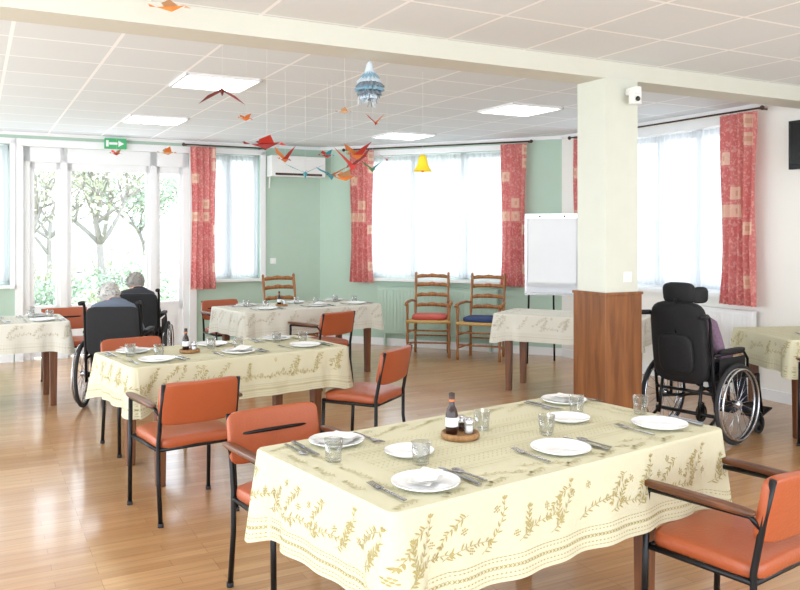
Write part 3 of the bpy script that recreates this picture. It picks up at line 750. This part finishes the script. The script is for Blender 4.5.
# ------------------------------------------------------------------ hanging paper ornaments
def string(mb, z): mb.tube([(0, 0, 0), (0, 0, H-z)], .0008, M['plastic'], 4)
def bird(p, col, s, yaw, flap=.35, col2=None):
    mb = MB(); c = PC[col]; c2 = PC[col2 or col]
    b = [(-.5*s, 0, 0), (0, -.07*s, .02*s), (.45*s, 0, .1*s), (0, .07*s, .02*s), (0, 0, -.14*s)]
    mb.add(b, [(0, 4, 1), (1, 4, 2), (2, 4, 3), (3, 4, 0), (0, 1, 2, 3)], c)
    mb.add([(.45*s, 0, .1*s), (.64*s, 0, .0), (.4*s, .02*s, .02*s), (.4*s, -.02*s, .02*s)], [(0, 1, 2), (0, 3, 1), (1, 3, 2)], c2)
    for k in (-1, 1):
        mb.add([(-.25*s, 0, .02*s), (.25*s, 0, .04*s), (.0, k*.6*s, flap*s), (-.3*s, k*.35*s, flap*.5*s)], [(0, 1, 2, 3)], c if k > 0 else c2)
    mb.add([(-.5*s, 0, 0), (-.75*s, -.1*s, .08*s), (-.7*s, 0, .0), (-.75*s, .1*s, .08*s)], [(0, 1, 2), (0, 2, 3)], c)
    string(mb, p[2]); mb.build('paper_bird', p, yaw)
bird((-1.14, 4.0, 2.67), 'orange', .15, 10, .1, 'tan'); bird((-1.11, 5.0, 2.43), 'darkred', .24, 100, -.35, 'darkred')
bird((-.84, 5.05, 2.10), 'darkred', .2, 20, .25, 'red'); bird((-.98, 5.1, 2.27), 'orange', .09, 50)
bird((-.17, 5.6, 2.31), 'red', .12, 80, .6, 'orange'); bird((-.36, 5.2, 2.33), 'tan', .08, 10)
for x, y, z, c, s, c2, yw, fl in ((-.86, 6.0, 2.09, 'orange', .15, 'red', 70, .7), (-.71, 6.0, 1.985, 'teal', .26, 'blue', 95, .3), (-.52, 6.1, 1.975, 'teal', .22, 'orange', 80, .35), (-.36, 6.0, 2.04, 'red', .24, 'darkred', 110, .6),
                       (-.31, 5.9, 2.11, 'orange', .2, 'red', 60, .5), (-.1, 6.1, 2.1, 'red', .12, 'orange', 90, .4), (-.58, 6.4, 2.16, 'red', .12, 'teal', 40, .4), (-.42, 6.2, 1.97, 'orange', .18, 'tan', 20, .3), (-.2, 5.8, 2.0, 'green', .14, 'teal', 75, .5), (-2.2, 7.6, 2.3, 'tan', .14, 'orange', 30, .4), (-2.9, 8.2, 2.35, 'red', .12, 'tan', 60, .4)):
    bird((x, y, z), c, s, yw, fl, c2)
mb = MB()
rng = random.Random(11)
for k, (r, z, c) in enumerate(((.03, .09, 'white'), (.05, .065, 'blue'), (.064, .04, 'white'), (.074, .015, 'grey'), (.076, -.01, 'blue'), (.066, -.035, 'grey'), (.05, -.06, 'white'))):
    mb.lathe([(.004, z+.03), (r*.6, z+.018), (r, z-.008), (r*1.05, z-.02)], (0, 0, 0), PC[c], 72, mod=lambda a, zz: 1+.16*math.sin(a*13+k*2)+.1*math.sin(a*29+k))
for i in range(60):
    a = rng.uniform(0, 6.28); r0 = rng.uniform(.03, .075); z0 = rng.uniform(-.07, .05); q = [(r0*.8*math.cos(a), r0*.8*math.sin(a), z0)]
    for j in range(3): q.append((q[-1][0]+rng.uniform(-.014, .014), q[-1][1]+rng.uniform(-.014, .014), q[-1][2]-rng.uniform(.008, .026)))
    mb.tube(q, .0035, PC[rng.choice(('grey', 'white', 'blue'))], 5)
mb.lathe([(.001, .16), (.018, .14), (.022, .12), (.03, .09)], (0, 0, 0), PC['white'], 16)
string(mb, 2.47); mb.build('tissue_paper_pompom', (-.19, 5.0, 2.46))
mb = MB(); mb.lathe([(.001, .07), (.02, .066), (.032, .04), (.038, 0), (.055, -.04), (.068, -.055)], (0, 0, 0), PC['yellow'], 36, mod=lambda a, z: 1+(.1*math.sin(a*6) if z < -.02 else 0))
mb.pad((0, 0, -.05), (.025, .025, .03), PC['orange'], 1, nu=10, nv=8); string(mb, 2.06); mb.build('paper_bell', (.17, 6.0, 2.06))

# ------------------------------------------------------------------ outdoors
grass = mat('grass', '#b0b69c', .9, var=.2, vscale=.5); leafm = mat('tree_leaf', '#a3b098', .8, var=.25, vscale=1.5); leaf2 = mat('pale_leaf', '#bcbda2', .8, var=.2, vscale=1.5)  # outdoor colours are paled, haze in the air put into the colour
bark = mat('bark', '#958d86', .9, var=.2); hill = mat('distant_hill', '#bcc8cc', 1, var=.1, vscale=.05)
mb = MB(); n = 40; vs = []
for i in range(n+1):
    for j in range(n+1):
        x = -70+140*i/n; y = 13+100*j/n; vs.append((x, y, -.35-.02*(y-13)+.4*noise.noise(Vector((x*.08, y*.08, 0)))))
mb.add(vs, [(i*(n+1)+j, (i+1)*(n+1)+j, (i+1)*(n+1)+j+1, i*(n+1)+j+1) for i in range(n) for j in range(n)], grass, True); mb.build('garden_ground')
mb = MB(); vs = []
for i in range(81):
    x = -120+3*i; h = 3.2+2.2*noise.noise(Vector((x*.03, 0, 0)))+.8*noise.noise(Vector((x*.2, 3, 0)))
    vs += [(x, 95, -6), (x, 97, h), (x, 125, -6)]
mb.add(vs, [(i*3+k, i*3+3+k, i*3+4+k, i*3+1+k) for i in range(80) for k in (0, 1)], hill, True); mb.build('distant_hills')
def tree(p, h, seed, lm, nleaf=1500, nb=5):
    rng = random.Random(seed); mb = MB(); tips = []
    def br(a, d, l, r, lev):
        pts = [a]; q = a
        for i in range(4): d = (d+Vector((rng.uniform(-.2, .2), rng.uniform(-.2, .2), rng.uniform(-.05, .15)))).normalized(); q = q+d*l/4; pts.append(q)
        mb.tube(pts, [r*(1-.12*i) for i in range(5)], bark, 6)
        if lev >= 2: tips.extend(pts[2:])
        if lev < 4:
            for k in range(3 if lev else nb):
                dd = (d*.6+Vector((rng.uniform(-1, 1), rng.uniform(-1, 1), rng.uniform(-.1, .8)))).normalized()
                br(pts[rng.choice((2, 3, 4))], dd, l*.68, r*.55, lev+1)
    br(Vector((0, 0, 0)), Vector((0, 0, 1)), h*.4, h*.02, 0)
    for i in range(nleaf):
        t = rng.choice(tips); c = t+Vector([rng.gauss(0, .3) for _ in range(3)]); s = rng.uniform(.03, .08)
        a = Vector([rng.uniform(-1, 1) for _ in range(3)])*s; b = Vector([rng.uniform(-1, 1) for _ in range(3)])*s
        mb.add([c-a, c-b, c+a, c+b], [(0, 1, 2, 3)], lm)
    mb.build('garden_tree', p)
tree((-7.3, 20, -.5), 6.0, 1, leaf2, 2000, 6); tree((-11.5, 24, -.6), 7, 2, leaf2, 3000, 6); tree((-8.5, 34, -.8), 6, 5, leafm, 5000, 7); tree((-15, 34, -.8), 7, 6, leafm, 5000, 7); tree((-12, 38, -.8), 6, 16, leafm, 5000, 7)
tree((1, 30, -.6), 6, 8, leafm, 3000); tree((14, 24, -.6), 6, 9, leafm, 3000)
def shrub(p, s, seed, lm):
    rng = random.Random(seed); mb = MB()
    for i in range(6): mb.tube([(0, 0, 0), (rng.uniform(-.3, .3)*s, rng.uniform(-.3, .3)*s, .7*s)], .02, bark, 5)
    for i in range(2600):
        d = Vector([rng.gauss(0, 1) for _ in range(3)]).normalized()*s*rng.uniform(.5, 1.05); d.z = abs(d.z)*.9+.05; q = rng.uniform(.025, .06)
        a = Vector([rng.uniform(-1, 1) for _ in range(3)])*q; b = Vector([rng.uniform(-1, 1) for _ in range(3)])*q
        mb.add([d-a, d-b, d+a, d+b], [(0, 1, 2, 3)], lm)
    mb.build('garden_shrub', p)
for i, (x, y, s) in enumerate(((-5.6, 15.5, 1.0), (-7.2, 16.5, 1.1), (-8.8, 17, 1.0), (-6.4, 18.5, 1.4), (-9.6, 20, 1.5), (-11.5, 21, 1.6), (-8, 22, 1.8))): shrub((x, y, -.45), s, i, leafm if i % 2 else leaf2)

# ------------------------------------------------------------------ light
w = bpy.data.worlds.new('World'); scene.world = w; w.use_nodes = True; nt = w.node_tree
bg = nt.nodes['Background']; bg.inputs['Strength'].default_value = 3.6
tc = nt.nodes.new('ShaderNodeTexCoord'); sp = nt.nodes.new('ShaderNodeSeparateXYZ'); cr = nt.nodes.new('ShaderNodeValToRGB')
nt.links.new(tc.outputs['Generated'], sp.inputs[0]); nt.links.new(sp.outputs['Z'], cr.inputs['Fac']); nt.links.new(cr.outputs['Color'], bg.inputs['Color'])
cr.color_ramp.elements[0].color = (.88, .94, 1, 1); cr.color_ramp.elements[1].color = (.66, .82, 1, 1)
sd = bpy.data.lights.new('sun', 'SUN'); sd.energy = 2.8; sd.angle = R(12); sd.color = (1, .98, .94)
so = bpy.data.objects.new('sun', sd); scene.collection.objects.link(so)
so.rotation_euler = Vector((.35, -.8, -1.0)).to_track_quat('-Z', 'Y').to_euler()

# ------------------------------------------------------------------ camera
cd = bpy.data.cameras.new('camera'); cam = bpy.data.objects.new('camera', cd); scene.collection.objects.link(cam)
cam.location = (0, 0, 1.55); cam.rotation_euler = (R(90), 0, 0)
cd.sensor_width = 36; cd.lens = 36.05; cd.shift_y = -63/800; cd.clip_end = 500; cd.clip_start = .05
scene.camera = cam
try:
    scene.view_settings.view_transform = 'Standard'; scene.view_settings.exposure = 0.5
except Exception as e: print(e)
